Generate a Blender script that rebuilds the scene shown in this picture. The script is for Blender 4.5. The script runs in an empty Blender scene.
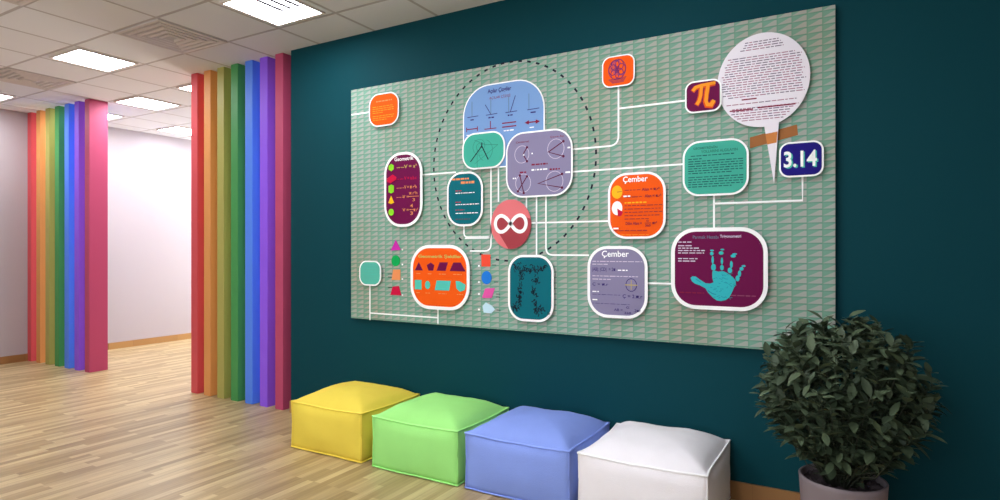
import bpy, bmesh, math, random
from mathutils import Vector, Matrix, noise
from mathutils.geometry import tessellate_polygon
S = bpy.context.scene
COL = S.collection

# ---------------------------------------------------------------- camera, world, exposure
CAM_H = 1.405; CEIL = 3.115; WALL_Y = 3.61; FPX = 605.0
YAW = math.atan(350 / 605)
cd = bpy.data.cameras.new('camera'); cam = bpy.data.objects.new('camera', cd); COL.objects.link(cam)
cam.location = (0, 0, CAM_H); cam.rotation_euler = (math.pi / 2, 0, YAW)
cd.sensor_fit = 'HORIZONTAL'; cd.sensor_width = 36; cd.lens = FPX / 1000 * 36; cd.shift_y = -0.001
cd.clip_start = 0.02; S.camera = cam
S.view_settings.view_transform = 'Standard'; S.view_settings.look = 'None'
S.view_settings.gamma = 1; S.view_settings.use_curve_mapping = False
S.view_settings.exposure = 0.12
LAMP = 28.0          # emission of the ceiling panels
w = bpy.data.worlds.new('world'); S.world = w; w.use_nodes = True
w.node_tree.nodes['Background'].inputs[0].default_value = (0.75, 0.87, 1, 1)
w.node_tree.nodes['Background'].inputs[1].default_value = 2.0


def area(name, loc, rot, sx, sy, power, color=(1, 1, 1)):
    l = bpy.data.lights.new(name, 'AREA'); l.shape = 'RECTANGLE'; l.size = sx; l.size_y = sy
    l.energy = power; l.color = color
    o = bpy.data.objects.new(name, l); COL.objects.link(o); o.location = loc; o.rotation_euler = rot
    return o


# daylight through a window added out of view to brighten the far room
area('added_daylight', (-7.75, 8.25, 1.7), (math.radians(-90), 0, 0), 1.9, 1.9, 230, (0.97, 0.98, 1.0))
# daylight tilted up, from an unseen window added for frontal and ceiling light
area('added_daylight', (-2.2, -3.05, 1.75), (math.radians(122), 0, 0), 4.6, 1.9, 88, (0.95, 0.98, 1.0))

# ---------------------------------------------------------------- helpers


def lin(h):
    h = h.lstrip('#')
    return tuple(((c / 12.92) if c <= .04045 else ((c + .055) / 1.055) ** 2.4)
                 for c in (int(h[i:i + 2], 16) / 255 for i in (0, 2, 4))) + (1,)


MATS = {}


def mat(name, color, rough=.6, spec=.4, noise_amt=0.0, nscale=20, bump=0.0, bscale=150, emit=0, alpha=None, sub=0):
    if name in MATS:
        return MATS[name]
    m = bpy.data.materials.new(name); m.use_nodes = True; nt = m.node_tree; b = nt.nodes['Principled BSDF']
    c = lin(color) if isinstance(color, str) else color
    b.inputs['Base Color'].default_value = c; b.inputs['Roughness'].default_value = rough
    b.inputs['Specular IOR Level'].default_value = spec
    tc = nt.nodes.new('ShaderNodeTexCoord')
    if noise_amt:
        n = nt.nodes.new('ShaderNodeTexNoise'); n.inputs['Scale'].default_value = nscale
        n.inputs['Detail'].default_value = 4
        nt.links.new(tc.outputs['Object'], n.inputs['Vector'])
        mx = nt.nodes.new('ShaderNodeMix'); mx.data_type = 'RGBA'
        mx.inputs[6].default_value = tuple(v * (1 - noise_amt) for v in c[:3]) + (1,)
        mx.inputs[7].default_value = tuple(min(1, v * (1 + noise_amt)) for v in c[:3]) + (1,)
        nt.links.new(n.outputs['Fac'], mx.inputs[0]); nt.links.new(mx.outputs[2], b.inputs['Base Color'])
    if bump:
        n = nt.nodes.new('ShaderNodeTexNoise'); n.inputs['Scale'].default_value = bscale
        nt.links.new(tc.outputs['Object'], n.inputs['Vector'])
        bp = nt.nodes.new('ShaderNodeBump'); bp.inputs['Strength'].default_value = bump
        bp.inputs['Distance'].default_value = .01
        nt.links.new(n.outputs['Fac'], bp.inputs['Height']); nt.links.new(bp.outputs['Normal'], b.inputs['Normal'])
    if emit:
        b.inputs['Emission Color'].default_value = c; b.inputs['Emission Strength'].default_value = emit
    MATS[name] = m
    return m


class MB:
    """collects geometry (world metres) for ONE mesh object"""
    def __init__(s): s.v = []; s.f = []; s.sm = False

    def add(s, vs, fs):
        n = len(s.v); s.v += [tuple(v) for v in vs]; s.f += [tuple(i + n for i in f) for f in fs]; return s

    def box(s, x0, x1, y0, y1, z0, z1):
        return s.add([(x0, y0, z0), (x1, y0, z0), (x1, y1, z0), (x0, y1, z0), (x0, y0, z1), (x1, y0, z1), (x1, y1, z1), (x0, y1, z1)],
                     [(0, 3, 2, 1), (4, 5, 6, 7), (0, 1, 5, 4), (1, 2, 6, 5), (2, 3, 7, 6), (3, 0, 4, 7)])

    def slab(s, pts, y, th=.001):
        """polygon pts (X,Z) facing the room at depth y, thickness th behind it"""
        a = sum(pts[i][0] * pts[(i + 1) % len(pts)][1] - pts[(i + 1) % len(pts)][0] * pts[i][1] for i in range(len(pts)))
        if a < 0: pts = pts[::-1]
        n = len(pts)
        tri = tessellate_polygon([[Vector((p[0], p[1], 0)) for p in pts]])
        fs = []
        for t in tri:
            q = [pts[i] for i in t]
            ar = (q[1][0] - q[0][0]) * (q[2][1] - q[0][1]) - (q[2][0] - q[0][0]) * (q[1][1] - q[0][1])
            t = tuple(t) if ar > 0 else tuple(t)[::-1]
            fs.append(t)
            fs.append(tuple(i + n for i in t[::-1]))
        for i in range(n):
            j = (i + 1) % n; fs.append((i, i + n, j + n, j))
        return s.add([(p[0], y, p[1]) for p in pts] + [(p[0], y + th, p[1]) for p in pts], fs)

    def stroke(s, pts, wd, y, th=.001, closed=False):
        if closed: pts = pts + [pts[0]]
        n = len(pts); L = []; R = []
        for i, p in enumerate(pts):
            a = pts[max(0, i - 1)]; b = pts[min(n - 1, i + 1)]
            if closed and i in (0, n - 1): a, b = pts[-2], pts[1]
            dx, dy = b[0] - a[0], b[1] - a[1]; l = math.hypot(dx, dy) or 1
            if 0 < i < n - 1 or closed:
                c = pts[i - 1] if i else pts[-2]; e = (p[0] - c[0], p[1] - c[1]); le = math.hypot(*e) or 1
                k = max(.5, abs((e[0] * dx + e[1] * dy) / (le * l)))
            else: k = 1
            h = wd / 2 / k
            L.append((p[0] - dy / l * h, p[1] + dx / l * h)); R.append((p[0] + dy / l * h, p[1] - dx / l * h))
        vs = []; fs = []
        for i in range(n):
            vs += [(L[i][0], y, L[i][1]), (R[i][0], y, R[i][1]), (L[i][0], y + th, L[i][1]), (R[i][0], y + th, R[i][1])]
        for i in range(n - 1):
            a = 4 * i; b = a + 4
            fs += [(a, a + 1, b + 1, b), (a + 2, a, b, b + 2), (a + 1, a + 3, b + 3, b + 1)]
        fs += [(0, 2, 3, 1), (b, b + 1, b + 3, b + 2)]
        return s.add(vs, fs)

    def ell(s, cx, cz, rx, rz, y, th=.001, n=40):
        return s.slab([(cx + rx * math.cos(2 * math.pi * i / n), cz + rz * math.sin(2 * math.pi * i / n)) for i in range(n)], y, th)

    def lathe(s, cx, cy, prof, n=48):
        vs = []; fs = []
        for r, z in prof:
            for i in range(n):
                a = 2 * math.pi * i / n; vs.append((cx + r * math.cos(a), cy + r * math.sin(a), z))
        for k in range(len(prof) - 1):
            for i in range(n):
                j = (i + 1) % n; fs.append((k * n + i, k * n + j, (k + 1) * n + j, (k + 1) * n + i))
        return s.add(vs, fs)

    def tube(s, pts, r0, r1, n=6):
        vs = []; fs = []; m = len(pts)
        for i, p in enumerate(pts):
            p = Vector(p); d = (Vector(pts[min(i + 1, m - 1)]) - Vector(pts[max(i - 1, 0)])).normalized()
            q = d.to_track_quat('Z', 'Y'); r = r0 + (r1 - r0) * i / (m - 1)
            for k in range(n):
                a = 2 * math.pi * k / n; vs.append(p + q @ Vector((r * math.cos(a), r * math.sin(a), 0)))
        for i in range(m - 1):
            for k in range(n):
                j = (k + 1) % n; fs.append((i * n + k, i * n + j, (i + 1) * n + j, (i + 1) * n + k))
        fs.append(tuple(range(n))[::-1]); fs.append(tuple((m - 1) * n + k for k in range(n)))
        return s.add(vs, fs)

    def build(s, name, m, parent=None, smooth=False, origin=None, bevel=0, **props):
        if origin is None:
            xs = [v[0] for v in s.v]; ys = [v[1] for v in s.v]; zs = [v[2] for v in s.v]
            origin = ((min(xs) + max(xs)) / 2, (min(ys) + max(ys)) / 2, min(zs))
        me = bpy.data.meshes.new(name)
        me.from_pydata([(v[0] - origin[0], v[1] - origin[1], v[2] - origin[2]) for v in s.v], [], s.f)
        me.materials.append(m)
        if smooth:
            for p in me.polygons: p.use_smooth = True
        me.update()
        o = bpy.data.objects.new(name, me); COL.objects.link(o)
        wo = Vector(origin); o['_w'] = list(wo)
        if parent:
            o.parent = parent; o.location = wo - Vector(parent['_w'])
        else: o.location = wo
        if bevel:
            b = o.modifiers.new('bevel', 'BEVEL'); b.width = bevel; b.segments = 2; b.limit_method = 'ANGLE'
        for k, v in props.items(): o[k] = v
        return o


def empty(name, loc, **props):
    o = bpy.data.objects.new(name, None); COL.objects.link(o); o.location = loc; o['_w'] = list(loc)
    o.empty_display_size = .1
    for k, v in props.items(): o[k] = v
    return o


# ---------------------------------------------------------------- setting materials
def floor_material():
    m = bpy.data.materials.new('oak_parquet'); m.use_nodes = True; nt = m.node_tree; b = nt.nodes['Principled BSDF']
    N = nt.nodes.new; K = nt.links.new
    tc = N('ShaderNodeTexCoord'); mp = N('ShaderNodeMapping'); mp.inputs['Rotation'].default_value = (0, 0, math.pi / 2)
    K(tc.outputs['Object'], mp.inputs['Vector'])
    br = N('ShaderNodeTexBrick'); br.offset = .37; br.offset_frequency = 3; br.squash = 1.25; br.squash_frequency = 2
    br.inputs['Color1'].default_value = (0, 0, 0, 1); br.inputs['Color2'].default_value = (1, 1, 1, 1)
    br.inputs['Mortar'].default_value = (.3, .3, .3, 1)
    br.inputs['Scale'].default_value = 1; br.inputs['Brick Width'].default_value = .42
    br.inputs['Row Height'].default_value = .052; br.inputs['Mortar Size'].default_value = .0006
    K(mp.outputs[0], br.inputs['Vector'])
    rp = N('ShaderNodeValToRGB'); e = rp.color_ramp.elements
    e[0].position = 0; e[0].color = lin('#a18860'); e[1].position = 1; e[1].color = lin('#cfba8c')
    for p, c in ((.3, '#af966c'), (.55, '#bba379'), (.8, '#c5ae82')):
        x = e.new(p); x.color = lin(c)
    K(br.outputs['Color'], rp.inputs[0])
    mp2 = N('ShaderNodeMapping'); mp2.inputs['Scale'].default_value = (30, 1.6, 1)
    K(tc.outputs['Object'], mp2.inputs['Vector'])
    nz = N('ShaderNodeTexNoise'); nz.inputs['Scale'].default_value = 1.6; nz.inputs['Detail'].default_value = 5
    K(mp2.outputs[0], nz.inputs['Vector'])
    r2 = N('ShaderNodeValToRGB'); r2.color_ramp.elements[0].position = .3; r2.color_ramp.elements[0].color = (.72, .7, .68, 1)
    r2.color_ramp.elements[1].position = .7; r2.color_ramp.elements[1].color = (1.08, 1.06, 1.04, 1)
    K(nz.outputs['Fac'], r2.inputs[0])
    mx = N('ShaderNodeMix'); mx.data_type = 'RGBA'; mx.blend_type = 'MULTIPLY'; mx.inputs[0].default_value = .8
    K(rp.outputs[0], mx.inputs[6]); K(r2.outputs[0], mx.inputs[7]); K(mx.outputs[2], b.inputs['Base Color'])
    b.inputs['Roughness'].default_value = .38; b.inputs['Specular IOR Level'].default_value = .45
    return m


def ceiling_material():
    m = bpy.data.materials.new('ceiling_tiles'); m.use_nodes = True; nt = m.node_tree; b = nt.nodes['Principled BSDF']
    N = nt.nodes.new; K = nt.links.new
    tc = N('ShaderNodeTexCoord'); mp = N('ShaderNodeMapping')
    K(tc.outputs['Object'], mp.inputs['Vector'])
    br = N('ShaderNodeTexBrick'); br.offset = 0
    br.inputs['Color1'].default_value = lin('#dcdcdf'); br.inputs['Color2'].default_value = lin('#d7d6d8')
    br.inputs['Mortar'].default_value = lin('#b3adab')
    br.inputs['Scale'].default_value = 1; br.inputs['Brick Width'].default_value = .605; br.inputs['Row Height'].default_value = .6
    br.inputs['Mortar Size'].default_value = .015; br.inputs['Mortar Smooth'].default_value = .3
    K(mp.outputs[0], br.inputs['Vector']); K(br.outputs['Color'], b.inputs['Base Color'])
    inv = N('ShaderNodeMath'); inv.operation = 'SUBTRACT'; inv.inputs[0].default_value = 1; K(br.outputs['Fac'], inv.inputs[1])
    bp = N('ShaderNodeBump'); bp.inputs['Strength'].default_value = .6; bp.inputs['Distance'].default_value = .01
    K(inv.outputs[0], bp.inputs['Height']); K(bp.outputs[0], b.inputs['Normal'])
    b.inputs['Roughness'].default_value = .85
    return m


def baseboard_material():
    m = bpy.data.materials.new('oak_baseboard'); m.use_nodes = True; nt = m.node_tree; b = nt.nodes['Principled BSDF']
    N = nt.nodes.new; K = nt.links.new
    tc = N('ShaderNodeTexCoord'); sx = N('ShaderNodeSeparateXYZ'); K(tc.outputs['Object'], sx.inputs[0])
    ad = N('ShaderNodeMath'); K(sx.outputs[0], ad.inputs[0]); K(sx.outputs[1], ad.inputs[1])
    cb = N('ShaderNodeCombineXYZ'); K(ad.outputs[0], cb.inputs[0]); K(sx.outputs[2], cb.inputs[1])
    br = N('ShaderNodeTexBrick'); br.offset = 0
    br.inputs['Color1'].default_value = lin('#96693c'); br.inputs['Color2'].default_value = lin('#bd9058')
    br.inputs['Mortar'].default_value = lin('#8a5f37'); br.inputs['Brick Width'].default_value = .33
    br.inputs['Row Height'].default_value = .5; br.inputs['Scale'].default_value = 1; br.inputs['Mortar Size'].default_value = .001
    K(cb.outputs[0], br.inputs['Vector']); K(br.outputs['Color'], b.inputs['Base Color'])
    b.inputs['Roughness'].default_value = .45
    return m


M_floor = floor_material(); M_ceil = ceiling_material(); M_base = baseboard_material()
M_teal = mat('teal_paint', '#053f48', rough=.7, spec=.12)
M_wall = mat('pale_mauve_plaster', '#b8aeb3', rough=.8)

# ---------------------------------------------------------------- structure
XL, XR, YB, YF = -8.96, 1.9, -2.8, 8.0
GX, GY = -3.225, 3.2
MB().box(XL - .1, XR + .1, YB - .1, YF + .1, -.12, 0).build('floor', M_floor, kind='structure')
MB().box(XL - .1, XR + .1, YB - .1, YF + .1, CEIL, CEIL + .1).build(
    'ceiling', M_ceil, origin=(GX - .605 * 20, GY - .6 * 20, CEIL), kind='structure')
MB().box(XL - .12, XL, YB - .1, YF + .1, 0, CEIL).build('wall_left', M_wall, kind='structure')
MB().box(-4.169, XR, WALL_Y, WALL_Y + .2, 0, CEIL).build('wall_back', M_teal, kind='structure')
MB().box(XR, XR + .12, YB - .1, YF + .1, 0, CEIL).build('wall_right', M_wall, kind='structure')
fx0, fx1, fz0, fz1 = -4.6, .2, .8, 2.7
MB().box(XL, fx0, YB - .12, YB, 0, CEIL).box(fx1, XR, YB - .12, YB, 0, CEIL).box(fx0, fx1, YB - .12, YB, 0, fz0) \
    .box(fx0, fx1, YB - .12, YB, fz1, CEIL).build('wall_front', M_wall, kind='structure')
wx0, wx1, wz0, wz1 = -8.7, -6.8, .85, 2.55
MB().box(XL, wx0, YF, YF + .15, 0, CEIL).box(wx1, XR, YF, YF + .15, 0, CEIL).box(wx0, wx1, YF, YF + .15, 0, wz0) \
    .box(wx0, wx1, YF, YF + .15, wz1, CEIL).build('wall_far', M_wall, kind='structure')
wf = MB()
wf.box(wx0, wx1, YF + .04, YF + .1, wz0, wz0 + .06).box(wx0, wx1, YF + .04, YF + .1, wz1 - .06, wz1)
for x in (wx0, wx0 + .92, wx1 - .06): wf.box(x, x + .06, YF + .04, YF + .1, wz0 + .06, wz1 - .06)
win = wf.build('added_window_1', mat('added_window_white', '#e8e8ea', .4), kind='structure')  # unseen window, added as a light source for the far room
wf = MB().box(fx0, fx1, YB - .1, YB - .04, fz0, fz0 + .06).box(fx0, fx1, YB - .1, YB - .04, fz1 - .06, fz1)
for x in (fx0, fx0 + 1.58, fx0 + 3.16, fx1 - .06): wf.box(x, x + .06, YB - .1, YB - .04, fz0 + .06, fz1 - .06)
wf.build('added_window_2', mat('added_window_white', '#e8e8ea', .4), kind='structure')  # unseen window, added behind the camera as a source of frontal light
for bn, a in (('baseboard_left', (XL, XL + .016, YB, YF, 0, .09)), ('baseboard_back', (-4.169, XR, WALL_Y - .016, WALL_Y, 0, .1)),
              ('baseboard_far', (XL + .016, XR, YF - .016, YF, 0, .09))):
    MB().box(*a).build(bn, M_base, kind='structure')

# ---------------------------------------------------------------- ceiling lights and vents
M_frame = mat('lamp_frame', '#d6cbc4', .6); M_diff = mat('lamp_diffuser', '#f6f9ff', .5, emit=LAMP)
M_slot = mat('dark_louvre', '#2b2528', .6)


def ceiling_light(cx, cy, label, slots=False, group='recessed square ceiling lights'):
    r = empty('ceiling_light', (cx, cy, CEIL - .012), label=label, category='ceiling light', group=group)
    h = .232; f = MB(); t = .018
    f.box(cx - h - t, cx + h + t, cy - h - t, cy - h, CEIL - .012, CEIL).box(cx - h - t, cx + h + t, cy + h, cy + h + t, CEIL - .012, CEIL)
    f.box(cx - h - t, cx - h, cy - h, cy + h, CEIL - .012, CEIL).box(cx + h, cx + h + t, cy - h, cy + h, CEIL - .012, CEIL)
    f.build('frame', M_frame, r)
    MB().box(cx - h, cx + h, cy - h, cy + h, CEIL - .006, CEIL).build('diffuser', M_diff, r, label='glowing white diffuser')
    if slots:
        for k, dx in enumerate((.025, .108, .19)):
            MB().box(cx + dx - .013, cx + dx + .013, cy - .215 + .02 * k, cy + .06, CEIL - .014, CEIL - .006).build(
                'louvre_slot', M_slot, r, label='thin black louvre slot')
    return r


GL = 'recessed square ceiling lights'
for k in (0,):
    ceiling_light(-3.528, 2.9, 'large bright square ceiling light with dark louvre slots, nearest the teal wall top', True)
ceiling_light(-5.915, 2.9, 'bright square ceiling light in the upper left, left of the nearer ring vent')
ceiling_light(-8.335, 2.9, 'ceiling light cut off by the left edge of the photo')
ceiling_light(-7.125, 4.07, 'bright ceiling light above the opening between the two post rows')
ceiling_light(-5.915, 4.07, 'ceiling light partly hidden behind the red post of the nearer row')
ceiling_light(-8.335, 4.07, 'small sliver of ceiling light beside the pink post of the farther row')
ceiling_light(-8.335, 5.27, 'farthest ceiling light, low above the bright white wall')
for x, y, l in ((-2.923, .5, 'added unseen ceiling light nearest overhead on the left of the viewer'), (-1.108, .5, 'added unseen ceiling light almost overhead of the viewer'),  # lights added out of view to brighten the rooms
                (-1.108, 2.3, 'added unseen ceiling light over the blue and white poufs, above the top of the photo'),
                (-2.318, 1.7, 'added unseen ceiling light over the room before the board, above the top of the photo'),
                (-3.528, -1.3, 'added unseen ceiling light behind the viewer, near the added front window'),
                (-5.915, 6.5, 'added unseen ceiling light deep in the far room, hidden behind the nearer posts'),
                (-8.335, 6.5, 'added unseen ceiling light in the far room corner by the added window, hidden behind the nearer posts')):
    ceiling_light(x, y, l)


M_vent = mat('vent_white', '#c9bfbb', .55)


def vent(cx, cy, label):
    r = empty('ceiling_vent', (cx, cy, CEIL - .02), label=label, category='air vent')
    MB().box(cx - .29, cx + .29, cy - .29, cy + .29, CEIL - .004, CEIL).build('backing', mat('vent_back', '#b8b1b1', .7), r)
    for k, h in enumerate((.29, .235, .18, .125, .07)):
        f = MB(); w_ = .02; zt = CEIL - .004; zb = CEIL - .014 - .001 * k
        vs = []; fs = []
        # sloped louvre ring
        for (hh, z) in ((h, zt), (h, zb + .004), (h - w_, zb), (h - w_ - .012, zt)):
            vs += [(cx - hh, cy - hh, z), (cx + hh, cy - hh, z), (cx + hh, cy + hh, z), (cx - hh, cy + hh, z)]
        for q in range(3):
            for i in range(4):
                j = (i + 1) % 4; fs.append((q * 4 + i, (q + 1) * 4 + i, (q + 1) * 4 + j, q * 4 + j))
        f.add(vs, fs).build('louvre_ring', M_vent, r)
    return r


vent(-4.733, 2.9, 'square ring ceiling vent between the two nearer ceiling lights, above the coloured posts')
vent(-7.155, 2.9, 'square ring ceiling vent at the far left edge, beyond the upper left light')
vent(-4.733, 1.7, 'sliver of ceiling vent at the top left corner of the photo')

# ---------------------------------------------------------------- rainbow posts
PC = [('red', '#cf4e55'), ('orange', '#dc9556'), ('olive', '#aaa358'), ('green', '#459450'), ('blue', '#5488f2'),
      ('purple', '#9058ea'), ('pink', '#b9486d')]
for row, (x0, pitch, where) in enumerate(((-5.581, .2017, 'nearer row beside the teal wall'), (-8.955, .23, 'farther row by the left wall'))):
    for k, (cn, hx) in enumerate(PC):
        x = x0 + pitch * k
        wd = .1
        MB().box(x, x + wd, WALL_Y, WALL_Y + .2, 0, CEIL).build(
            'rainbow_post', mat('post_' + cn, hx, .5, .35), bevel=.004,
            label='%s floor-to-ceiling post in the %s' % (cn, where), category='post',
            group='rainbow posts in the ' + where)

# ---------------------------------------------------------------- poufs
def pouf(cx, cy, label, color, mname, seed, W_=.655, D_=.615, HS=.321):
    rnd = random.Random(seed)
    r = empty('pouf', (cx, cy, 0), label=label, category='pouf', group='row of poufs along the teal wall')
    m = mat(mname, color, .85, .2, noise_amt=.04, nscale=9, bump=.25, bscale=260)
    n = 28; a, b = W_ / 2, D_ / 2
    off = rnd.random() * 50

    def out(u, v, t):
        """perimeter point: u,v in [-1,1] on the square border, t = height fraction 0..1"""
        x, y = u * a, v * b
        # seams pull in slightly between corners, panels bulge between seams
        if abs(u) >= abs(v): e = 1 - v ** 4; nx, ny = math.copysign(1, u), 0
        else: e = 1 - u ** 4; nx, ny = 0, math.copysign(1, v)
        bulge = .022 * math.sin(math.pi * min(1, max(0, t))) ** .7 * (e * .8 + .2) - .010 * e * (t > .9) * 1
        bulge += .006 * noise.noise(Vector((x * 5 + off, y * 5, t * 3))) * e
        cornerpull = 1 - .015 * (abs(u * v)) ** 6 * math.sin(math.pi * t)
        return (x + nx * bulge) * cornerpull, (y + ny * bulge) * cornerpull

    per = []
    for i in range(n): per.append((-1 + 2 * i / n, -1))
    for i in range(n): per.append((1, -1 + 2 * i / n))
    for i in range(n): per.append((1 - 2 * i / n, 1))
    for i in range(n): per.append((-1, 1 - 2 * i / n))

    def seam_z(u, v):
        w_ = 1 - (max(min(abs(u), abs(v)), 0)) ** 2
        return HS - .006 * w_ + .0025 * noise.noise(Vector((u * 2.3 + off, v * 2.3, 4))) * w_ + .006 * (1 - w_)
    mb = MB(); nz = 10; P = len(per)
    vs = []; fs = []
    for k in range(nz + 1):
        t = k / nz
        for (u, v) in per:
            x, y = out(u, v, t); zs = seam_z(u, v); vs.append((cx + x, cy + y, .006 + (zs - .006) * t))
    for k in range(nz):
        for i in range(P):
            j = (i + 1) % P; fs.append((k * P + i, k * P + j, (k + 1) * P + j, (k + 1) * P + i))
    fs.append(tuple(range(P))[::-1])
    mb.add(vs, fs)
    # dome top on a grid
    def top(u, v):
        # blend border offsets
        e = max(abs(u), abs(v)); 
        if e > 1e-6: pu, pv = u / e, v / e
        else: pu, pv = 1, 0
        bx, by = out(pu, pv, 1)
        x, y = u * a + (bx - pu * a) * e, v * b + (by - pv * b) * e
        d = ((1 - abs(u) ** 3.4) * (1 - abs(v) ** 2.8)) ** .68
        wr = .012 * noise.noise(Vector((u * 1.7 + off, v * 1.7, 1))) + .004 * noise.noise(Vector((u * 5 + off, v * 5, 9)))
        return (cx + x, cy + y, seam_z(pu, pv) * e + HS * (1 - e) + (.093 + wr) * d)
    vs = [top(-1 + 2 * i / n, -1 + 2 * j / n) for j in range(n + 1) for i in range(n + 1)]
    fs = [(j * (n + 1) + i, j * (n + 1) + i + 1, (j + 1) * (n + 1) + i + 1, (j + 1) * (n + 1) + i) for j in range(n) for i in range(n)]
    mb.add(vs, fs)
    mb.build('cushion', m, r, smooth=True)
    mp_ = mat(mname + '_piping', tuple(min(1, v * 1.12 + .01) for v in lin(color)[:3]) + (1,), .8, .2)

    def ring(t, zoff):
        pts = []
        for (u, v) in per:
            x, y = out(u, v, t); zs = seam_z(u, v) if t else .009
            s_ = 1.008
            pts.append((cx + x * s_, cy + y * s_, zs + zoff))
        return pts + [pts[0]]
    MB().tube(ring(1, .001), .0062, .0062).build('piping', mp_, r, smooth=True, label='raised piping along the top seam')
    MB().tube(ring(0, 0), .005, .005).build('piping', mp_, r, smooth=True, label='raised piping along the bottom seam')
    for (u, v) in ((-1, -1), (1, -1), (1, 1), (-1, 1)):
        pts = []
        for k in range(11):
            x, y = out(u, v, k / 10); pts.append((cx + x * 1.002, cy + y * 1.002, .009 + (seam_z(u, v) - .009) * k / 10))
        MB().tube(pts, .0028, .0028).build('corner_seam', mp_, r, smooth=True)
    return r


pouf(-3.095, 3.278, 'yellow square fabric pouf, leftmost of the row by the teal wall', '#ecd352', 'yellow_fabric', 1)
pouf(-2.335, 3.272, 'light green square fabric pouf between the yellow and blue ones', '#a2ea84', 'green_fabric', 2)
pouf(-1.622, 3.276, 'periwinkle blue square fabric pouf between the green and white ones', '#889fe8', 'blue_fabric', 3)
pouf(-.914, 3.282, 'white square fabric pouf, rightmost of the row, nearest the plant', '#f4f0f4', 'white_fabric', 4)

# ---------------------------------------------------------------- plant
def plant():
    px, py = -0.03, 3.11
    rnd = random.Random(11)
    r = empty('potted_plant', (px, py, 0), label='bushy round dark green plant in a grey cylindrical pot before the teal wall', category='plant')
    R_ = .174
    MB().lathe(px, py, [(0, .0), (R_ - .025, .0), (R_ - .02, .008), (R_, .365), (R_ + .002, .383), (R_ - .004, .387), (R_ - .012, .383), (R_ - .014, .325), (0, .325)], 64) \
        .build('pot', mat('grey_pot', '#85787c', .6, noise_amt=.05, nscale=6), r, smooth=True)
    # soil of small clods
    so = MB(); n = 26; vs = []; fs = []
    for j in range(n + 1):
        for i in range(n + 1):
            u, v = -1 + 2 * i / n, -1 + 2 * j / n
            x = u * math.sqrt(1 - v * v / 2) * (R_ - .013); y = v * math.sqrt(1 - u * u / 2) * (R_ - .013)
            vs.append((px + x, py + y, .350 + .022 * noise.noise(Vector((x * 45, y * 45, 0))) + .008 * rnd.random()))
    fs = [(j * (n + 1) + i, j * (n + 1) + i + 1, (j + 1) * (n + 1) + i + 1, (j + 1) * (n + 1) + i) for j in range(n) for i in range(n)]
    so.add(vs, fs).build('soil', mat('soil', '#4a4044', .95, noise_amt=.5, nscale=60), r)
    C = Vector((px, py, .758)); st = MB(); lf = MB(); lf2 = MB()
    base = Vector((px, py, .335))
    st.tube([base, base + Vector((.004, .002, .12)), base + Vector((-.003, .004, .25))], .014, .010, 8)
    stems = []
    for k in range(9):
        a = k * 2.4; b0 = base + Vector((math.cos(a) * .05, math.sin(a) * .05, 0))
        stems.append(b0)

    def leaf(mb, p, d, up, L, Wd):
        d = d.normalized(); sd = d.cross(up).normalized(); nn = sd.cross(d).normalized()
        prof = ((0, .12), (.22, .72), (.45, 1), (.7, .82), (.88, .42), (1, .03))
        curl = rnd.uniform(.05, .22); vs = []; fs = []
        for t, w_ in prof:
            c = p + d * L * t - nn * curl * L * t * t
            vs += [c - sd * Wd / 2 * w_ + nn * Wd * .12 * w_, c, c + sd * Wd / 2 * w_ + nn * Wd * .12 * w_]
        for i in range(len(prof) - 1):
            q = i * 3; fs += [(q, q + 1, q + 4, q + 3), (q + 1, q + 2, q + 5, q + 4)]
        mb.add(vs, fs)
    NT = 330
    for i in range(NT):
        z = 1 - 2 * (i + .5) / NT; ph = i * 2.39996
        d = Vector((math.sqrt(1 - z * z) * math.cos(ph), math.sqrt(1 - z * z) * math.sin(ph), z))
        rr = .362 * rnd.choice((.62, .74, .84, .9, .95)) * (1 + .09 * noise.noise(d * 2.3 + Vector((3, 1, 7))))
        if d.z < -.35: rr *= .93
        tip = C + Vector((d.x * rr, d.y * rr, d.z * rr * 1.0))
        if tip.z < .4: tip.z = .4 + rnd.random() * .03
        b0 = stems[i % 9]
        mid = (b0 * .35 + tip * .65) + Vector((0, 0, -.03))
        st.tube([b0, b0.lerp(mid, .5) + Vector((0, 0, .03)), mid, tip], .004, .0012, 4)
        dr = (tip - mid).normalized()
        nl = rnd.randint(7, 10)
        for k in range(nl):
            t = (k / nl); p = tip + dr * (-.085 + .1 * t)
            a = k * 2.4 + rnd.random(); q = dr.to_track_quat('Z', 'Y')
            side = q @ Vector((math.cos(a), math.sin(a), 0))
            ld = side * rnd.uniform(.7, 1.1) + dr * rnd.uniform(.25, .9) + Vector((0, 0, rnd.uniform(-.35, .3)))
            L = rnd.uniform(.05, .088)
            pe = p + ld.normalized() * L
            if pe.y > WALL_Y - .03: continue
            leaf(lf if rnd.random() < .6 else lf2, p, ld, Vector((rnd.uniform(-.3, .3), rnd.uniform(-.3, .3), 1)), L, L * rnd.uniform(.38, .5))
    st.build('stem', mat('plant_stem', '#3b4030', .8), r, smooth=True)
    lf.build('foliage', mat('leaf_dark', '#3f4d39', .55, .3, noise_amt=.3, nscale=14), r, smooth=True)
    lf2.build('foliage', mat('leaf_grey_green', '#536249', .55, .3, noise_amt=.3, nscale=14), r, smooth=True)


plant()

# ---------------------------------------------------------------- the maths board
cY, sY = math.cos(YAW), math.sin(YAW)
BY = 3.572       # front face of the backing


def P(x, y, D=BY):
    """measured point of the photograph -> (X, Z) on the board plane"""
    u = (x - 500) / FPX; X = D * (u * cY - sY) / (cY + u * sY); d = -X * sY + D * cY
    return (X, CAM_H - (y - 249) * d / FPX)


BX0, BX1, BZ0, BZ1 = -3.434, -.066, .857, 2.667


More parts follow.
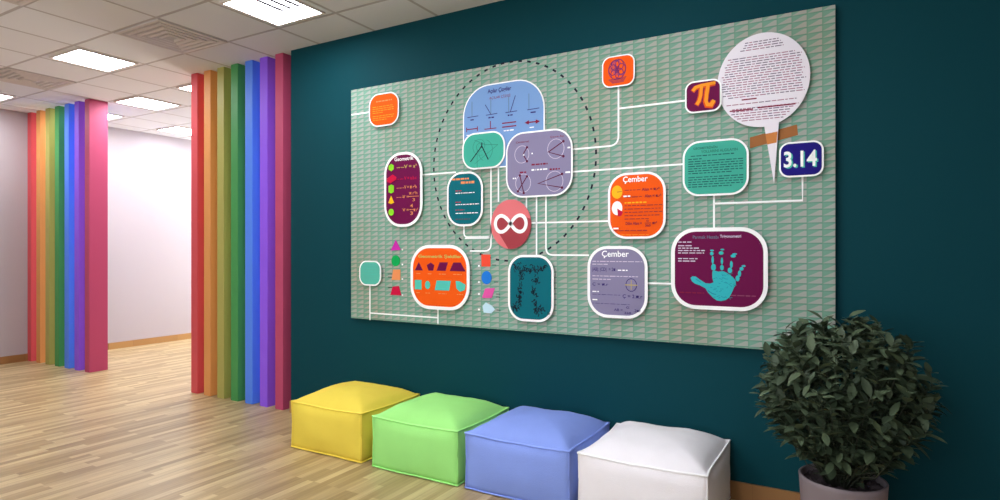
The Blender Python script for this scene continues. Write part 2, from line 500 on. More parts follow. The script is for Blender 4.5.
def board_material():
    m = bpy.data.materials.new('patterned_board'); m.use_nodes = True; nt = m.node_tree; b = nt.nodes['Principled BSDF']
    N = nt.nodes.new; K = nt.links.new

    def math_(op, a, b_=None, c=None):
        n = N('ShaderNodeMath'); n.operation = op
        for i, v in enumerate((a, b_, c)):
            if v is None: continue
            if isinstance(v, (int, float)): n.inputs[i].default_value = v
            else: K(v, n.inputs[i])
        return n.outputs[0]
    tc = N('ShaderNodeTexCoord'); sp = N('ShaderNodeSeparateXYZ'); K(tc.outputs['Object'], sp.inputs[0])
    s = math_('FRACT', math_('DIVIDE', math_('ADD', sp.outputs[0], 10), .0722))
    t = math_('FRACT', math_('DIVIDE', math_('ADD', sp.outputs[2], 10), .0356))
    hgt = math_('MULTIPLY_ADD', s, .98, -.02)
    ss = lambda x, a0, a1: (lambda n: (setattr(n, 'interpolation_type', 'SMOOTHSTEP'), K(x, n.inputs[0]),
                            setattr(n.inputs[1], 'default_value', a0), setattr(n.inputs[2], 'default_value', a1), n.outputs[0])[-1])(N('ShaderNodeMapRange'))
    wedge = math_('MULTIPLY', ss(math_('SUBTRACT', math_('ADD', hgt, .2), t), -.05, .05), ss(t, .17, .25))
    dark = math_('SUBTRACT', 1, math_('ABSOLUTE', math_('DIVIDE', math_('SUBTRACT', t, .13), .13)))
    dark = math_('MULTIPLY', math_('MAXIMUM', dark, 0), math_('MULTIPLY_ADD', s, .7, .3))
    edge = ss(s, .0, .12)
    mx = N('ShaderNodeMix'); mx.data_type = 'RGBA'; mx.inputs[6].default_value = lin('#76a490'); mx.inputs[7].default_value = lin('#a4aaa2')
    K(wedge, mx.inputs[0])
    m2 = N('ShaderNodeMix'); m2.data_type = 'RGBA'; K(mx.outputs[2], m2.inputs[6]); m2.inputs[7].default_value = lin('#4b7866')
    K(math_('MULTIPLY', dark, .6), m2.inputs[0])
    m3 = N('ShaderNodeMix'); m3.data_type = 'RGBA'; m3.inputs[6].default_value = lin('#6b967f'); K(m2.outputs[2], m3.inputs[7]); K(math_('MULTIPLY_ADD', edge, .6, .4), m3.inputs[0])
    nz = N('ShaderNodeTexNoise'); nz.inputs['Scale'].default_value = 1.7; K(tc.outputs['Object'], nz.inputs['Vector'])
    m4 = N('ShaderNodeMix'); m4.data_type = 'RGBA'; m4.blend_type = 'MULTIPLY'; K(m3.outputs[2], m4.inputs[6]); m4.inputs[7].default_value = (1.0, .86, .78, 1)
    K(ss(nz.outputs['Fac'], .45, .75), m4.inputs[0])
    K(m4.outputs[2], b.inputs['Base Color']); b.inputs['Roughness'].default_value = .6; b.inputs['Specular IOR Level'].default_value = .12
    return m


board = empty('mathematics_board', (-1.75, BY, BZ0), label='long green patterned mathematics board with coloured rounded cards on the teal wall', category='board')
MB().box(BX0, BX1, BY, WALL_Y - .004, BZ0, BZ1).build('backing', board_material(), board)
M_white = mat('card_white', '#ffffff', .5)
CM = lambda n, h: mat('print_' + n, h, .65, .1)
C_or = CM('orange', '#f05a10'); C_pu = CM('purple', '#6a0f46'); C_te = CM('teal', '#0b6672'); C_bl = CM('blue', '#7a9fd2')
C_gr = CM('green', '#45ae98'); C_la = CM('lavender', '#8a83a2'); C_sal = CM('salmon', '#de7478'); C_dsal = CM('dark_salmon', '#a34048')
C_navy = CM('navy', '#20187a'); C_dk = CM('dark', '#1d2230'); C_red = CM('crimson', '#c81440'); C_ma = CM('maroon', '#86203f')
C_mint = CM('mint', '#52bfae'); C_ye = CM('yellow', '#f6b820'); C_lm = CM('lime', '#8bd62a'); C_cy = CM('cyan', '#35b5bd')
C_amber = CM('amber', '#f59a2a'); C_pale = CM('pale', '#d9cbe0'); C_mg = CM('magenta', '#c52fa5'); C_em = CM('emerald', '#10a452')
C_sky = CM('sky', '#2478d6'); C_pk = CM('pink', '#e85aa8'); C_ice = CM('ice', '#c2dfee'); C_brn = CM('tan', '#a0683c'); C_brn2 = CM('tan_light', '#d08548')
C_gy = CM('grey', '#6a7f95'); C_peach = CM('peach', '#e8905a'); C_gold = CM('gold', '#c9b25a'); C_ind = CM('indigo', '#3b2a70'); C_dgr = CM('deep_green', '#2f7a6c')


def rrect(x0, x1, z0, z1, r, n=9):
    pts = []
    for cx, cz, a0 in ((x1 - r, z0 + r, -90), (x1 - r, z1 - r, 0), (x0 + r, z1 - r, 90), (x0 + r, z0 + r, 180)):
        for i in range(n + 1):
            a = math.radians(a0 + 90 * i / n); pts.append((cx + r * math.cos(a), cz + r * math.sin(a)))
    return pts


class Card:
    def __init__(s, name, l, r, top, bot, rim, rad, color, stand=.02, label=None, ell=False, par=None):
        s.y = BY - stand - .004; s.par = par
        x0, x1 = P(l, 200, s.y)[0], P(r, 200, s.y)[0]; xm = (l + r) / 2
        z1, z0 = P(xm, top, s.y)[1], P(xm, bot, s.y)[1]
        s.x0, s.x1, s.z0, s.z1 = x0, x1, z0, z1
        R = rad * min(x1 - x0, z1 - z0)
        mb = MB()
        if rim > 0:
            mb.slab(rrect(x0, x1, z0, z1, R), s.y, .004)
        else:
            mb.ell((x0 + x1) / 2, (z0 + z1) / 2, (x1 - x0) / 2, (z1 - z0) / 2, s.y, .004, 56)
        cx, cz = (x0 + x1) / 2, (z0 + z1) / 2; h = min(x1 - x0, z1 - z0) * .18
        mb.box(cx - h, cx + h, s.y + .004, BY, cz - h, cz + h)      # spacer block, added to raise the card so it casts a soft shadow
        s.o = mb.build(name, M_white if rim > 0 else color, board)
        if label: s.o['label'] = label
        if rim > 0:
            k = rim
            MB().slab(rrect(x0 + k, x1 - k, z0 + k, z1 - k, max(.01, R - k)), s.y - .0008, .0008).build('card_face', color, s.o)
        s.n = 0

    def at(s, u, v): return (s.x0 + (s.x1 - s.x0) * u, s.z1 + (s.z0 - s.z1) * v)   # u right, v down (0..1)
    @property
    def ly(s): s.n += 1; return s.y - .0016 - .0002 * s.n

    def draw(s, name, m, fn, **k):
        mb = MB(); fn(mb, s.ly); return mb.build(name, m, s.o, **k)

    def text(s, body, u0, v0, u1, v1, m, name='lettering', bold=.0):
        return text_box(body, s.at(u0, v0), s.at(u1, v1), s.ly, m, s.o, name, bold)

    def lines(s, rows, m, hgt=.006, name='small_print', seed=0):
        """rows of illegible small print: (u0,u1,v) each broken into word-long dashes"""
        rnd = random.Random(seed); y = s.ly; mb = MB()
        for u0, u1, v in rows:
            x, z = s.at(u0, v); xe = s.at(u1, v)[0]
            while x < xe - .004:
                l = min(rnd.uniform(.012, .038), xe - x); hh = hgt * rnd.uniform(.75, 1)
                mb.slab([(x, z - hh / 2), (x + l, z - hh / 2), (x + l, z + hh / 2), (x, z + hh / 2)], y, .0005)
                x += l + .006
        return mb.build(name, m, s.o)


def text_box(body, p0, p1, y, m, parent, name='lettering', bold=.0):
    """text fitted into the box p0 (upper left) .. p1 (lower right)"""
    c = bpy.data.curves.new('t', 'FONT'); c.body = body; c.size = 1; c.extrude = 0; c.offset = bold; c.resolution_u = 3
    o = bpy.data.objects.new('t', c); COL.objects.link(o)
    dg = bpy.context.evaluated_depsgraph_get(); me = o.evaluated_get(dg).to_mesh()
    vs = [v.co.copy() for v in me.vertices]; fs = [tuple(p.vertices) for p in me.polygons]
    o.evaluated_get(dg).to_mesh_clear(); bpy.data.objects.remove(o); bpy.data.curves.remove(c)
    ax, bx = min(v.x for v in vs), max(v.x for v in vs); ay, by = min(v.y for v in vs), max(v.y for v in vs)
    sx = (p1[0] - p0[0]) / (bx - ax); sz = (p0[1] - p1[1]) / (by - ay)
    mb = MB(); mb.add([(p0[0] + (v.x - ax) * sx, y, p1[1] + (v.y - ay) * sz) for v in vs], fs)
    return mb.build(name, m, parent)


def arc(cx, cz, rx, rz, a0, a1, n=24):
    return [(cx + rx * math.cos(math.radians(a0 + (a1 - a0) * i / n)), cz + rz * math.sin(math.radians(a0 + (a1 - a0) * i / n))) for i in range(n + 1)]


def regpoly(cx, cz, rx, rz, n, rot=90):
    return [(cx + rx * math.cos(math.radians(rot + 360 * i / n)), cz + rz * math.sin(math.radians(rot + 360 * i / n))) for i in range(n)]


# --- connecting lines printed on the board
def rounded(pts, corners, n=6):
    out = [pts[0]]
    for i in range(1, len(pts) - 1):
        rr = corners.get(i, 0)
        if not rr: out.append(pts[i]); continue
        p = Vector(pts[i]); a = (Vector(pts[i - 1]) - p).normalized() * rr; b = (Vector(pts[i + 1]) - p).normalized() * rr
        for k in range(n + 1):
            t = k / n; q = (p + a) * (1 - t) ** 2 + p * 2 * t * (1 - t) + (p + b) * t * t; out.append((q.x, q.y))
    return out + [pts[-1]]


def wire(pxs, corners={}, wd=.0105):
    # lines run level or plumb on the board: snap the measured ends to that
    pts = [P(*p) for p in pxs]
    for i in range(1, len(pts)):
        (ax, az), (bx, bz) = pts[i - 1], pts[i]
        if abs(bx - ax) > abs(bz - az): pts[i] = (bx, az)
        else: pts[i] = (ax, bz)
    MB().stroke(rounded(pts, corners), wd, BY - .0012, .0012).build('connector_line', M_white, board)


wire([(369.5, 112.2), (351.6, 113.5)])
wire([(422, 174.8), (456, 172)])
wire([(491, 166), (491, 238), (465, 237)], {1: .04})
wire([(464, 224), (464, 237), (491, 237)], {1: .03})
wire([(491, 225), (491, 251), (470, 250)], {1: .05})
wire([(498.5, 166), (498.5, 202)])
wire([(526.5, 194), (526.5, 210)])
wire([(536.6, 194), (536.6, 256)])
wire([(546, 194), (546, 255), (589, 256)], {1: .05})
wire([(529, 223), (610, 222)])
wire([(571, 149.5), (618.5, 147), (618.5, 85)], {1: .06})
wire([(618.5, 108.6), (686, 101.5)])
wire([(570, 172), (684, 163.5)])
wire([(714, 194), (714, 229)])
wire([(714, 203.6), (802.5, 199.6), (802.5, 175)], {})
wire([(646, 283), (672, 283)])
wire([(370, 284), (370, 320)])
wire([(370, 313), (438, 317.4)])
wire([(438, 308), (438, 323.7)])
# dashed ring
mb = MB(); nd = 58
for i in range(nd):
    a0 = 360 * i / nd
    mb.stroke(arc(-1.998, 1.997, .625, .672, a0, a0 + 2.5, 2), .0125, BY - .0008, .0008)
mb.build('dashed_circle', C_dk, board, label='black dashed circle round the middle cards')

# --- cards
c = Card('text_card', 369, 398.8, 92.8, 126, .010, .36, C_or, .018, 'small orange card of fine print at the upper left')
c.lines([(.25, .78, .24)], C_peach, .010, seed=1)
c.lines([(.13, .82, .40), (.13, .86, .46), (.13, .84, .52), (.13, .5, .58), (.13, .85, .68), (.13, .82, .74), (.13, .6, .80)], C_amber, .0055, seed=2)

c = Card('solids_card', 384.2, 422.3, 152, 226.8, .020, .44, C_pu, .022, 'tall maroon card of volume formulas beside green, red and yellow solids')
c.text('Geometrik', .28, .065, .78, .115, M_white, bold=.02)
rows = [(.2, 'V = a³', C_gold), (.355, 'V = a.b.c', C_red), (.475, 'V = π r²h', C_peach), (.6, 'V =', C_peach), (.775, 'V =', C_peach)]
for v, tx, m_ in rows:
    if len(tx) > 4: c.text(tx, .54, v - .026, .86, v + .02, m_, bold=.01)
    else: c.text(tx, .5, v - .02, .66, v + .02, m_, bold=.01)
    c.lines([(.34, .54, v + .005)], m_, .004, seed=int(v * 100)) if v < .7 else None
c.text('π r²h', .67, .535, .88, .575, C_peach, bold=.01); c.text('3', .76, .625, .82, .665, C_peach, bold=.01)
c.text('4', .7, .70, .77, .745, C_peach, bold=.01); c.text('3', .7, .80, .77, .845, C_peach, bold=.01); c.text('π r³', .79, .755, .9, .80, C_peach, bold=.01)
c.draw('fraction_bar', C_peach, lambda b, y: (b.stroke([c.at(.66, .6), c.at(.92, .6)], .004, y), b.stroke([c.at(.68, .775), c.at(.79, .775)], .004, y)))
c.draw('cube_icon', C_lm, lambda b, y: b.slab(regpoly(*c.at(.2, .195), .028, .028, 6), y))
c.draw('box_icon', C_red, lambda b, y: b.slab([c.at(.09, .34), c.at(.24, .29), c.at(.34, .33), c.at(.33, .365), c.at(.18, .405), c.at(.09, .385)], y))
c.draw('cylinder_icon', C_lm, lambda b, y: (b.slab([c.at(.13, .44), c.at(.27, .44), c.at(.27, .53), c.at(.13, .53)], y), b.ell(*c.at(.2, .44), .0135, .007, y), b.ell(*c.at(.2, .53), .0135, .007, y)))
c.draw('cone_icon', C_ye, lambda b, y: (b.slab([c.at(.2, .575), c.at(.28, .675), c.at(.12, .675)], y), b.ell(*c.at(.2, .675), .0155, .007, y)))
c.draw('sphere_icon', C_lm, lambda b, y: b.ell(*c.at(.2, .80), .026, .026, y))

c = Card('formula_card', 447, 482.8, 171.7, 226.2, .014, .4, C_te, .020, 'tall dark teal card with orange title and white lines')
c.lines([(.15, .62, .13)], C_peach, .013, seed=5)
c.lines([(.4, .78, .2)], C_peach, .018, seed=6)
c.lines([(.25, .42, .345), (.25, .4, .555), (.25, .5, .70)], C_red, .006, seed=7)
c.lines([(.25, .78, .39), (.25, .9, .6), (.25, .9, .76)], M_white, .006, seed=8)
c.lines([(.25, .65, .87)], C_ma, .004, seed=9)

c = Card('lines_card', 463, 544.7, 81.8, 167.3, .009, .36, C_bl, .010, 'large light blue card of angle and line drawings')
c.text('Açılar Çizgiler', .32, .06, .61, .125, C_ind, bold=.02)
c.text('AÇILAR ÇİZGİ', .34, .145, .6, .19, C_ma)
y = c.ly; b = MB()
for u in (.12, .36, .6, .86):
    b.stroke([c.at(u - .06, .365), c.at(u + .08, .36)], .0045, y)
b.stroke([c.at(.29, .24), c.at(.36, .36)], .0045, y); b.stroke([c.at(.6, .36), c.at(.66, .18)], .0045, y)
b.build('angle_drawing', C_ind, c.o)
y = c.ly; b = MB()
for u in (.12, .36, .58, .82): b.stroke([c.at(u, .36), c.at(u, .18)], .004, y)
b.build('angle_drawing', C_gy, c.o, label='pale upright guide lines')
y = c.ly; b = MB()
b.stroke([c.at(.05, .51), c.at(.19, .51)], .007, y); b.stroke([c.at(.05, .485), c.at(.05, .54)], .006, y); b.stroke([c.at(.19, .485), c.at(.19, .54)], .006, y)
b.stroke([c.at(.28, .53), c.at(.43, .53)], .006, y); b.stroke([c.at(.355, .53), c.at(.355, .44)], .006, y)
b.stroke([c.at(.5, .485), c.at(.67, .485)], .008, y); b.stroke([c.at(.5, .53), c.at(.67, .53)], .008, y)
b.stroke([c.at(.79, .51), c.at(.93, .51)], .008, y); b.slab([c.at(.9, .485), c.at(.95, .51), c.at(.9, .535)], y - .0002); b.slab([c.at(.82, .485), c.at(.77, .51), c.at(.82, .535)], y - .0002)
b.build('line_drawing', C_ma, c.o)
c.lines([(.33, .4, .40), (.1, .15, .40), (.57, .63, .40), (.84, .9, .40)], C_ind, .010, seed=3)
c.lines([(.05, .2, .58), (.3, .41, .575), (.52, .64, .575), (.83, .88, .57)], M_white, .008, seed=4)

c = Card('compass_card', 462.3, 505, 132, 168.8, .011, .4, C_gr, .024, 'green card with a black compass over spiral construction lines')
y = c.ly; b = MB()
sp_ = [(c.at(.42, .38)[0] + .05 * (.25 + i / 26) * math.cos(i * .42), c.at(.42, .38)[1] + .05 * (.25 + i / 26) * math.sin(i * .42)) for i in range(28)]
b.stroke(sp_, .002, y); b.stroke(arc(*c.at(.5, .5), .075, .075, -60, 70), .002, y); b.stroke(arc(*c.at(.56, .55), .055, .06, 100, 250), .002, y)
b.stroke([c.at(.3, .2), c.at(.55, .35), c.at(.84, .38)], .003, y); b.stroke([c.at(.3, .85), c.at(.84, .38)], .002, y); b.stroke([c.at(.36, .95), c.at(.36, .45)], .002, y)
b.build('construction_line', C_dgr, c.o)
c.draw('compass', C_dk, lambda b, y: (b.stroke([c.at(.47, .38), c.at(.2, .78)], .0065, y), b.stroke([c.at(.47, .38), c.at(.62, .76)], .0075, y), b.stroke([c.at(.47, .28), c.at(.47, .42)], .007, y)))

c = Card('circle_card', 506, 572.6, 130.3, 196.8, .011, .3, C_la, .024, 'lavender card of four circles with angles drawn in them')
y = c.ly; b = MB()
for (u, v, r_) in ((.25, .34, .053), (.76, .30, .058), (.27, .78, .056), (.74, .78, .060)): b.stroke(arc(*c.at(u, v), r_, r_ * 1.08, 0, 360, 30), .003, y)
b.build('circle_drawing', C_pale, c.o)
y = c.ly; b = MB()
for pl in (((.33, .24), (.27, .34), (.33, .45)), ((.87, .20), (.65, .34), (.87, .42)), ((.22, .66), (.28, .93)), ((.33, .68), (.19, .9)), ((.85, .68), (.5, .80), (.85, .88))):
    b.stroke([c.at(*q) for q in pl], .0065, y)
    for q in (pl[0], pl[-1]): b.ell(*c.at(*q), .009, .009, y - .0001, n=8)
b.build('angle_line', CM('wine', '#5f1a3c'), c.o)
c.text('Çembersel', .16, .135, .36, .17, C_ma, bold=.01); c.text('Çevre Açı', .68, .105, .88, .14, C_ma, bold=.01)
c.lines([(.4, .64, .51), (.22, .34, .615), (.67, .82, .6)], C_ma, .011, seed=12)
c.lines([(.4, .46, .59), (.48, .64, .59), (.27, .29, .35), (.40, .42, .34), (.93, .97, .30), (.11, .16, .7), (.9, .97, .66)], M_white, .011, seed=13)

# infinity disc
c = Card('infinity_disc', 491, 531, 199.5, 249, 0, 0, C_sal, .012, 'salmon disc with a white infinity sign')
cx, cz = (c.x0 + c.x1) / 2, (c.z0 + c.z1) / 2; rx, rz = (c.x1 - c.x0) / 2, (c.z1 - c.z0) / 2


def flat_shade(b, y):
    # darker graphic wedge running to the lower right inside the disc
    pts = [(cx - .10, cz - .045), (cx + .11, cz + .045)]
    pts += [(cx + rx * math.cos(math.radians(a)) * .999, cz + rz * math.sin(math.radians(a)) * .999) for a in range(12, -100, -6)]
    b.slab(pts, y)


c.draw('graphic_wedge', C_dsal, flat_shade)
c.draw('infinity_hole', C_dsal, lambda b, y: (b.ell(cx - .062, cz + .004, .045, .045, y), b.ell(cx + .062, cz + .004, .045, .045, y)))
lem = []
for i in range(72):
    t = 2 * math.pi * i / 72; k = 1 + math.sin(t) ** 2
    lem.append((cx + .118 * math.cos(t) / k, cz + .004 + .155 * math.sin(t) * math.cos(t) / k))
c.draw('infinity_sign', M_white, lambda b, y: b.stroke(lem, .024, y, closed=True))

c = Card('shapes_card', 410.5, 469.5, 244.8, 309.8, .024, .36, C_or, .024, 'orange card with rows of purple and mint flat shapes')
c.text('Geometrik Şekiller', .14, .15, .88, .215, C_gold, bold=.03)
sh = [[(.15, .27), (.22, .40), (.08, .40)], [(.36, .275), (.42, .315), (.40, .40), (.32, .40), (.29, .315)],
      [(.51, .27), (.65, .27), (.61, .40), (.46, .40)], [(.74, .27), (.86, .27), (.94, .40), (.68, .40)]]
nm = ['triangle_shape', 'pentagon_shape', 'parallelogram_shape', 'trapezoid_shape']
for q, n_ in zip(sh, nm): c.draw(n_, C_pu, lambda b, y: b.slab([c.at(*p) for p in q], y))
c.draw('square_shape', C_mint, lambda b, y: b.slab([c.at(*p) for p in ((.08, .55), (.2, .55), (.2, .70), (.08, .70))], y))
c.draw('circle_shape', C_mint, lambda b, y: b.ell(*c.at(.305, .625), .023, .03, y))
c.draw('rectangle_shape', C_mint, lambda b, y: b.slab([c.at(*p) for p in ((.46, .55), (.7, .55), (.67, .70), (.43, .70))], y))
c.draw('polygon_shape', C_mint, lambda b, y: b.slab([c.at(*p) for p in ((.78, .55), (.84, .55), (.94, .60), (.93, .68), (.85, .71), (.79, .66))], y))
c.lines([(.11, .19, .45), (.31, .39, .45), (.5, .62, .45), (.74, .88, .45), (.11, .17, .75), (.27, .35, .75), (.49, .63, .75), (.8, .9, .75)], C_peach, .006, seed=20)

c = Card('figures_card', 508, 553.7, 254.8, 321.7, .016, .34, C_te, .022, 'dark teal card of black scribbled figures')
rnd = random.Random(5); y = c.ly; b = MB()


def scrib(b, cu, cv, su, sv, n):
    for _ in range(n):
        u = cu + rnd.gauss(0, su); v = cv + rnd.gauss(0, sv); u = min(.9, max(.1, u)); v = min(.93, max(.08, v))
        p = c.at(u, v); a = rnd.uniform(0, 360); r_ = rnd.uniform(.003, .010)
        b.stroke(arc(p[0], p[1], r_, r_ * 1.3, a, a + rnd.uniform(90, 260), 6), rnd.uniform(.003, .006), y)


for u in (.16, .24, .32, .40, .5, .58, .66, .74, .82): scrib(b, u, .2, .02, .025, 6)
scrib(b, .3, .3, .03, .04, 14); scrib(b, .62, .36, .03, .07, 20); scrib(b, .57, .55, .02, .03, 14); scrib(b, .27, .6, .03, .08, 24)
scrib(b, .62, .7, .03, .05, 16); scrib(b, .2, .8, .06, .03, 16); scrib(b, .7, .82, .09, .04, 30); scrib(b, .25, .7, .02, .05, 12)
b.build('scribble', C_dk, c.o)

c = Card('radius_card', 608, 665.7, 172.2, 238.8, .014, .33, C_or, .022, 'orange circle card with yellow disc and white pie')
c.text('Çember', .27, .055, .7, .165, M_white, bold=.015)
c.draw('disc_icon', C_ye, lambda b, y: b.ell(*c.at(.165, .285), .033, .040, y))
c.draw('radius_line', C_ma, lambda b, y: b.stroke([c.at(.165, .285), c.at(.25, .28)], .003, y))
c.draw('pie_icon', M_white, lambda b, y: b.ell(*c.at(.165, .53), .033, .042, y))
c.draw('pie_slice', C_red, lambda b, y: b.slab([c.at(.17, .535), c.at(.27, .59), c.at(.24, .65), c.at(.18, .655)], y))
c.lines([(.3, .58, .265), (.3, .6, .37)], C_ma, .004, seed=30)
c.text('Alan = π.r²', .6, .24, .9, .285, C_ma, bold=.02); c.text('Alan = π.r²', .65, .34, .93, .385, C_ma, bold=.02)
c.lines([(.3, .68, .455)], C_ye, .009, seed=31); c.lines([(.28, .4, .355), (.1, .2, .84)], M_white, .009, seed=36)
c.lines([(.3, .95, .50), (.3, .92, .55), (.3, .95, .6), (.3, .9, .65), (.3, .72, .70)], C_ma, .004, seed=32)
c.text('Dilim Alanı =', .32, .745, .6, .79, C_ma, bold=.02); c.text('πr²', .78, .745, .86, .785, C_ma, bold=.02)
c.text('α', .68, .72, .72, .75, C_ma, bold=.02); c.text('360', .66, .785, .75, .82, C_ma, bold=.02); c.draw('fraction_bar', C_ma, lambda b, y: b.stroke([c.at(.65, .767), c.at(.76, .767)], .003, y))
c.lines([(.1, .7, .875)], C_ma, .004, seed=33); c.lines([(.23, .72, .94)], C_amber, .004, seed=34)

c = Card('circumference_card', 587.4, 647.6, 246, 318.2, .018, .34, C_la, .022, 'lavender circle card with rows of formulas')
c.text('Çember', .25, .065, .7, .17, M_white, bold=.015)
c.lines([(.09, .92, .215), (.09, .35, .255), (.09, .85, .42), (.09, .4, .465)], C_pale, .005, seed=40)
c.text('|AB|: |CD|  = 2π', .09, .3, .48, .365, C_ind, bold=.01); c.lines([(.52, .68, .335), (.09, .2, .64), (.09, .2, .755)], M_white, .008, seed=41)
c.text('Ç = π.r', .09, .515, .36, .565, C_ind, bold=.01)
c.draw('circle_icon', C_ind, lambda b, y: b.stroke(arc(*c.at(.74, .535), .033, .038, 0, 360, 26), .004, y))
c.draw('diameter_mark', C_gold, lambda b, y: (b.stroke([c.at(.64, .535), c.at(.84, .535)], .005, y), b.stroke([c.at(.74, .47), c.at(.74, .6)], .003, y)))
c.lines([(.09, .56, .68), (.09, .72, .805)], C_ind, .003, seed=42)
c.text('Ç = 2.π.r', .6, .665, .92, .725, C_ind, bold=.01); c.text('AB =', .46, .865, .6, .9, C_ind, bold=.01); c.text('α', .66, .83, .71, .86, C_ind, bold=.01)
c.text('360', .63, .905, .74, .935, C_ind, bold=.01); c.text('.2πr', .78, .865, .9, .9, C_ind, bold=.01)

c = Card('blank_card', 359.3, 381, 260.7, 285.7, .011, .36, CM('sea_green', '#58b5a2'), .020, 'small plain sea green card at the lower left')
c.lines([(.2, .8, .3), (.2, .7, .42), (.2, .75, .54)], C_mint, .004, seed=44)

c = Card('emblem_card', 602, 634.8, 55.2, 86.6, .008, .28, C_or, .018, 'small orange card with a purple ornament at the top')
rnd = random.Random(8); y = c.ly; b = MB()
for k in range(6):
    p = c.at(.47 + .13 * math.cos(k * 1.05), .45 + .16 * math.sin(k * 1.05)); b.stroke(arc(p[0], p[1], .026, .032, 0, 360, 18), .005, y - .00002 * k)
b.stroke(arc(*c.at(.47, .45), .055, .062, 0, 360, 30), .003, y)
b.stroke(arc(*c.at(.47, .45), .012, .018, 0, 360, 14), .004, y)
for k in range(5): b.stroke([c.at(.2 + .03 * k, .75 + .03 * k), c.at(.75 - .02 * k, .72 + .035 * k)], .003, y)
b.build('ornament', CM('plum', '#7a2a62'), c.o)
b = MB(); y = c.ly
for k in range(4):
    b.stroke(arc(*c.at(.44 + .05 * k, .4), .034, .046, 30 + 40 * k, 200 + 40 * k, 14), .003, y)
b.build('ornament', CM('violet', '#6b3f86'), c.o)

# speech bubble with tail and tan tape
by_ = BY - .018 - .004
tp = MB()
tape = [P(750, 137.5), P(797, 124.5), P(798, 135), P(750, 148.5)]
tp.slab(tape, BY - .0022, .001); tp.build('tape_strip', C_brn, board, label='tan strip crossing the bubble tail')
sb = MB(); bcx, bcz = -.412, 2.322; brx, brz = .232, .255
sb.ell(bcx, bcz, brx, brz, by_, .004, 64)
sb.slab([P(763.5, 122, by_), P(779, 121, by_), P(774, 183.5, by_)], by_ + .0004, .0036)
sb.box(bcx - .06, bcx + .06, by_ + .004, BY, bcz - .06, bcz + .06)  # spacer block, added so the raised bubble casts its own shadow
bub = sb.build('speech_bubble', mat('bubble_white', '#ece6ee', .5), board, label='white round speech bubble full of fine print, its tail pointing down')
ts = MB(); ts.slab([P(765.3, 134, by_), P(777.6, 131.5, by_), P(776.6, 142.5, by_), P(767.2, 144.5, by_)], by_ - .0008, .0008)
ts.build('tape_strip', C_brn2, bub, label='orange band of the strip over the tail')
rnd = random.Random(77)
mA, mB_ = MB(), MB()
v = -.83
while v < .86:
    skip = (-.66 < v < -.60) or (.0 < v < .03)
    hw = math.sqrt(max(0, 1 - v * v)) * brx * .93
    if v < -.62: hw *= .75
    if .34 < v < .42 or -.65 < v < -.56 or .52 < v < .56: v += .052; continue
    x = bcx - hw * rnd.uniform(.85, 1); xe = bcx + hw * rnd.uniform(.85, 1)
    z = bcz - v * brz
    while x < xe:
        l = min(rnd.uniform(.012, .034), max(.004, xe - x)); h = .0048
        (mA if rnd.random() < .55 else mB_).slab([(x, z - h / 2), (x + l, z - h / 2), (x + l, z + h / 2), (x, z + h / 2)], by_ - .001, .0006)
        x += l + .0055
    v += .052
mA.build('small_print', CM('print_rose', '#a8738a'), bub); mB_.build('small_print', CM('print_slate', '#77657c'), bub)
mC = MB()
for (u0, u1, v) in ((-.45, -.12, .38), (-.72, -.2, .60), (-.1, .7, .585)):
    mC.slab([(bcx + brx * u0, bcz - brz * v - .0035), (bcx + brx * u1, bcz - brz * v - .0035), (bcx + brx * u1, bcz - brz * v + .0035), (bcx + brx * u0, bcz - brz * v + .0035)], by_ - .0014, .0006)
mC.build('small_print', C_ma, bub)

c = Card('pi_card', 685, 721.6, 80, 112.3, .009, .27, C_pu, .028, 'maroon card with an orange pi sign')
for m_, off_, wk in ((CM('burnt_orange', '#e0521c'), .004, 1.3), (C_amber, 0, .85)):
    y = c.ly; b = MB()
    A = lambda u, v: (c.at(u, v)[0] - off_ * .6, c.at(u, v)[1] - off_)
    b.stroke([A(.22, .30), A(.3, .2), A(.45, .16), A(.84, .13)], .020 * wk, y)
    b.stroke([A(.46, .2), A(.44, .45), A(.40, .62), A(.33, .74)], .020 * wk, y - .0001)
    b.stroke([A(.64, .17), A(.60, .45), A(.58, .65), A(.62, .78), A(.72, .80), A(.80, .66)], .022 * wk, y - .00015)
    b.build('pi_sign', m_, c.o)

c = Card('story_card', 682.6, 748.8, 139.5, 195.5, .011, .30, C_gr, .022, 'sea green card of dark fine print under a two-line heading')
c.text('GEOMETRİNİN', .17, .1, .54, .155, C_dgr, bold=.03); c.text('YOLLARINI ALGILAYIN', .29, .175, .84, .225, C_dgr, bold=.02)
c.lines([(.13, .8, .27), (.09, .3, .325)] + [(.09, .92 if k not in (5, 10) else .75, .37 + .043 * k + (.03 if k > 5 else 0)) for k in range(11)], CM('sea_ink', '#20605f'), .006, seed=50)

c = Card('number_card', 779, 823.8, 141.3, 176.8, .009, .27, C_navy, .022, 'navy card with white digits 3.14')
c.text('3.14', .14, .29, .88, .75, C_mint, bold=.03); c.text('3.14', .11, .26, .85, .72, M_white, bold=.022)

c = Card('handprint_card', 671, 767.8, 227.4, 310.2, .022, .30, C_pu, .026, 'large maroon card with a turquoise handprint')
c.text('Parmak Hesabı', .24, .095, .51, .135, C_gy, bold=.0); c.text('Trigonometri', .525, .09, .74, .135, C_pale, bold=.02)
c.lines([(.08, .23, .175), (.08, .24, .22), (.08, .32, .25), (.08, .38, .28), (.08, .36, .31), (.08, .29, .38), (.08, .27, .41)], C_pale, .006, seed=60)
c.lines([(.1, .36, .8)], C_ma, .007, seed=61); c.lines([(.62, .9, .815)], CM('rosy', '#8d4a66'), .006, seed=62)
Z = lambda x, y: P(660 + x / 5, 220 + y / 5, c.y)
cy_h = c.ly


def blob(b, pts, y, jit=.0):
    b.slab(pts, y)


